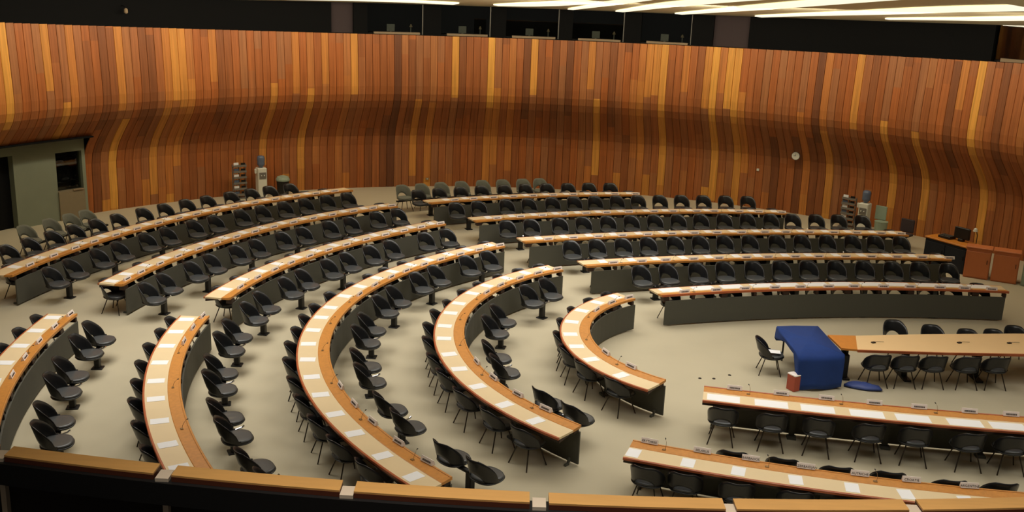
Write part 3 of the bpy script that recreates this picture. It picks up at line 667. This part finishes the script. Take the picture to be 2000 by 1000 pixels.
# control console and cabinets
def cabinet_box(name, a, b, dep, h, mtop, mbody, lab_, cat, z_top=.05, nd=1):
    ang_ = atan2(b[1] - a[1], b[0] - a[0]); L = hypot(b[0] - a[0], b[1] - a[1]); mid = ((a[0] + b[0]) / 2, (a[1] + b[1]) / 2)
    t = empty(name, (mid[0], mid[1], 0), ang_, lab_, cat)
    MB().box((0, dep / 2, h / 2), (L, dep, h), bev=.01).build('body', mbody, t); MB().box((0, dep / 2, h + z_top / 2), (L + .05, dep + .05, z_top), bev=.012).build('top', mtop, t)
    for i in range(nd):
        d_ = MB().box((-L / 2 + L * (i + .5) / nd, -.012, h / 2 - .02), (L / nd - .04, .02, h - .12), bev=.006).build('door', mbody, t)
        MB().box((-L / 2 + L * (i + .5) / nd + L / nd / 2 - .08, -.03, h * .6), (.015, .02, .12)).build('handle', 'blackmetal', d_)
    return t, ang_, L
cabinet_box('control_console', (12.28, 29.75), (13.02, 28.55), .6, .78, 'tablecap', 'navy', 'dark control console with wooden top by the right wall', 'console', nd=2)
cabinet_box('cabinet', (12.92, 28.36), (13.50, 28.06), .38, .86, 'boxwood', 'boxwood', 'brown wooden cabinet next to the dark control console', 'cabinet')
cabinet_box('cabinet', (13.56, 28.03), (14.16, 27.73), .38, .86, 'boxwood', 'boxwood', 'brown wooden cabinet, nearer the right frame edge', 'cabinet')
cabinet_box('cabinet', (14.24, 27.65), (14.9, 27.3), .4, .72, 'grey', 'green', 'grey cabinet cut by the right frame edge', 'cabinet')
o = MB().box((0, 0, .012), (.3, .24, .024), bev=.004).build('paper_stack', 'paper'); o.location = (14.5, 27.72, .77); o.rotation_euler = (0, 0, -.4); tag(o, 'white paper stack on the grey cabinet at right', 'paper')
t = empty('control_monitor', (13.1, 29.2, .83), -1.0, 'black control monitor on the console at the right wall', 'monitor'); MB().box((0, 0, .24), (.5, .08, .34), bev=.02).build('screen', 'blackmetal', t); MB().box((0, 0, .04), (.16, .14, .08), bev=.01).build('stand', 'blackmetal', t)
t = empty('mixing_desk', (12.82, 29.55, .83), -1.0, 'low black mixing desk on the dark console', 'mixing desk'); MB().box((0, 0, .04), (.4, .3, .08), bev=.01).build('body', 'blackmetal', t)
for i in range(5): MB().box((-.15 + .075 * i, 0, .088), (.02, .2, .015)).build('fader', 'grey', t)
t = empty('desk_lamp', (13.35, 28.78, .83), -1.0, 'white-headed desk lamp on the dark control console', 'lamp'); MB().lathe((0, 0, 0), [(.07, 0), (.07, .02)], 14).build('base', 'blackmetal', t); MB().tube([(0, 0, .02), (0, 0, .3), (-.05, -.02, .45)], .012).build('stem', 'blackmetal', t); MB().lathe((-.07, -.02, .40), [(.07, 0), (.05, .07), (.02, .10)], 14).build('lamp_shade', 'white', t)
t = empty('swivel_chair', (12.2, 31.3, 0), inw(12.2, 31.3), 'dark grey office chair left of the control console', 'chair')
MB().box((0, -.22, .72), (.44, .06, .42), bev=.02).build('backrest', 'booth', t); MB().box((0, 0, .46), (.46, .44, .08), bev=.02).build('seat', 'booth', t); MB().tube([(0, 0, .05), (0, 0, .42)], .03).build('column', 'blackmetal', t)
for i in range(5): MB().tube([(0, 0, .08), (.26 * cos(i * 1.2566), .26 * sin(i * 1.2566), .04)], .018).build('leg', 'blackmetal', t)
# wall clock and the small fittings on the timber
def on_wall(th, z, name, lab_, cat): 
    x, y, _ = wp(th, .08 if z < 1.5 else .33, z); return empty(name, (x, y, z), inw(x, y), lab_, cat)
t = on_wall(58.74, 2.11, 'wall_clock', 'small round white clock on the dark timber wall', 'clock')
def disc(r, y0, y1, n=28, cx=0, cz=0): return MB().sweep([[(cx + r * cos(2 * pi * i / n), y, cz + r * sin(2 * pi * i / n)) for i in range(n)] for y in (y0, y1)])
disc(.145, -.02, .03).build('case', 'grey', t); disc(.13, .03, .036).build('dial', 'white', t)
MB().box((0, .04, .04), (.010, .004, .09)).build('hand', 'blackmetal', t); MB().box((.03, .04, 0), (.07, .004, .010)).build('hand', 'blackmetal', t)
t = on_wall(63.1, 1.41, 'wall_socket', 'tiny white fitting on the timber wall below the clock', 'fitting'); MB().box((0, 0, 0), (.09, .03, .09), bev=.008).build('cover', 'white', t); disc(.02, .015, .022).build('button', 'white', t)
t = on_wall(102.5, .3, 'wall_socket', 'small pale socket low on the timber wall behind chairs', 'fitting'); MB().box((0, 0, 0), (.12, .03, .08), bev=.008).build('cover', 'beigepanel', t); disc(.02, .015, .022).build('button', 'white', t)
x, y, _ = wp(137.6, .95, 6.3); t = empty('spot_lamp', (x, y, 6.25), inw(x, y), 'tiny pale spot lamp in the black recess upper left', 'lamp')
MB().lathe((0, 0, 0), [(.03, 0), (.06, .03), (.055, .12), (.03, .16)], 14).build('lamp_head', 'sill', t); MB().tube([(0, 0, .15), (0, -.1, .22), (0, -.26, .22)], .014).build('bracket', 'blackmetal', t)
# ------------------------------------------------------------------ balustrade of the gallery in front
def ry(x): return 5.865 + .024 * (x - .55) ** 2
RZ = 4.78
segs = [(-5.5, -4.48), (-4.38, -3.36), (-3.26, -2.23), (-2.11, -1.02), (-.93, .17), (.29, 1.39), (1.46, 2.56), (2.65, 3.75), (3.84, 4.9)]
def rail_sweep(x0, x1, y0, y1, z0, z1, n=6):
    return MB().sweep([[(x, ry(x) + y0, z0), (x, ry(x) + y1, z0), (x, ry(x) + y1, z1), (x, ry(x) + y0, z1)] for x in [x0 + (x1 - x0) * i / n for i in range(n + 1)]])
names = ['outermost left', 'next to outermost left', 'leftmost in view', 'second in view', 'third in view', 'fourth in view', 'fifth in view', 'rightmost in view', 'beyond the right edge']
b = empty('balustrade', (0, ry(0), 3.4), 0, 'dark gallery balustrade with oak handrail sections and pale posts', 'balustrade'); og = (0, ry(0), 3.4)
for i, (x0, x1) in enumerate(segs):
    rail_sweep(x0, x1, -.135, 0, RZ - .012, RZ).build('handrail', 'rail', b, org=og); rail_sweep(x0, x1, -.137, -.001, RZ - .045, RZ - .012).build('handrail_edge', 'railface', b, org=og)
rail_sweep(-5.5, 4.9, -.17, -.03, RZ - .20, RZ - .046, 30).build('fascia', 'blackmetal', b, org=og)
rail_sweep(-5.5, 4.9, -.06, -.03, 3.42, RZ - .20, 30).build('lower_panel', 'railpanel', b, org=og)
for x in [(segs[i][1] + segs[i + 1][0]) / 2 for i in range(len(segs) - 1)]:
    MB().box((x, ry(x) - .09, RZ - .046 + .012), (.085, .12, .024), .0).build('cap', 'post', b, org=og)
    MB().box((x, ry(x) - .085, 4.0), (.035, .05, 1.16), .0).build('post', 'post', b, org=og)
# hall-side floor of the gallery
gf = MB().prism([(-6, -2), (6, -2), (6, ry(6)), (4, ry(4)), (2, ry(2)), (0, ry(0)), (-2, ry(-2)), (-4, ry(-4)), (-6, ry(-6))], 3.2, 3.42).build('floor', 'railpanel'); tag(gf, kind='structure')
for o in list(bpy.data.objects):
    if '_used' in o.keys(): del o['_used']
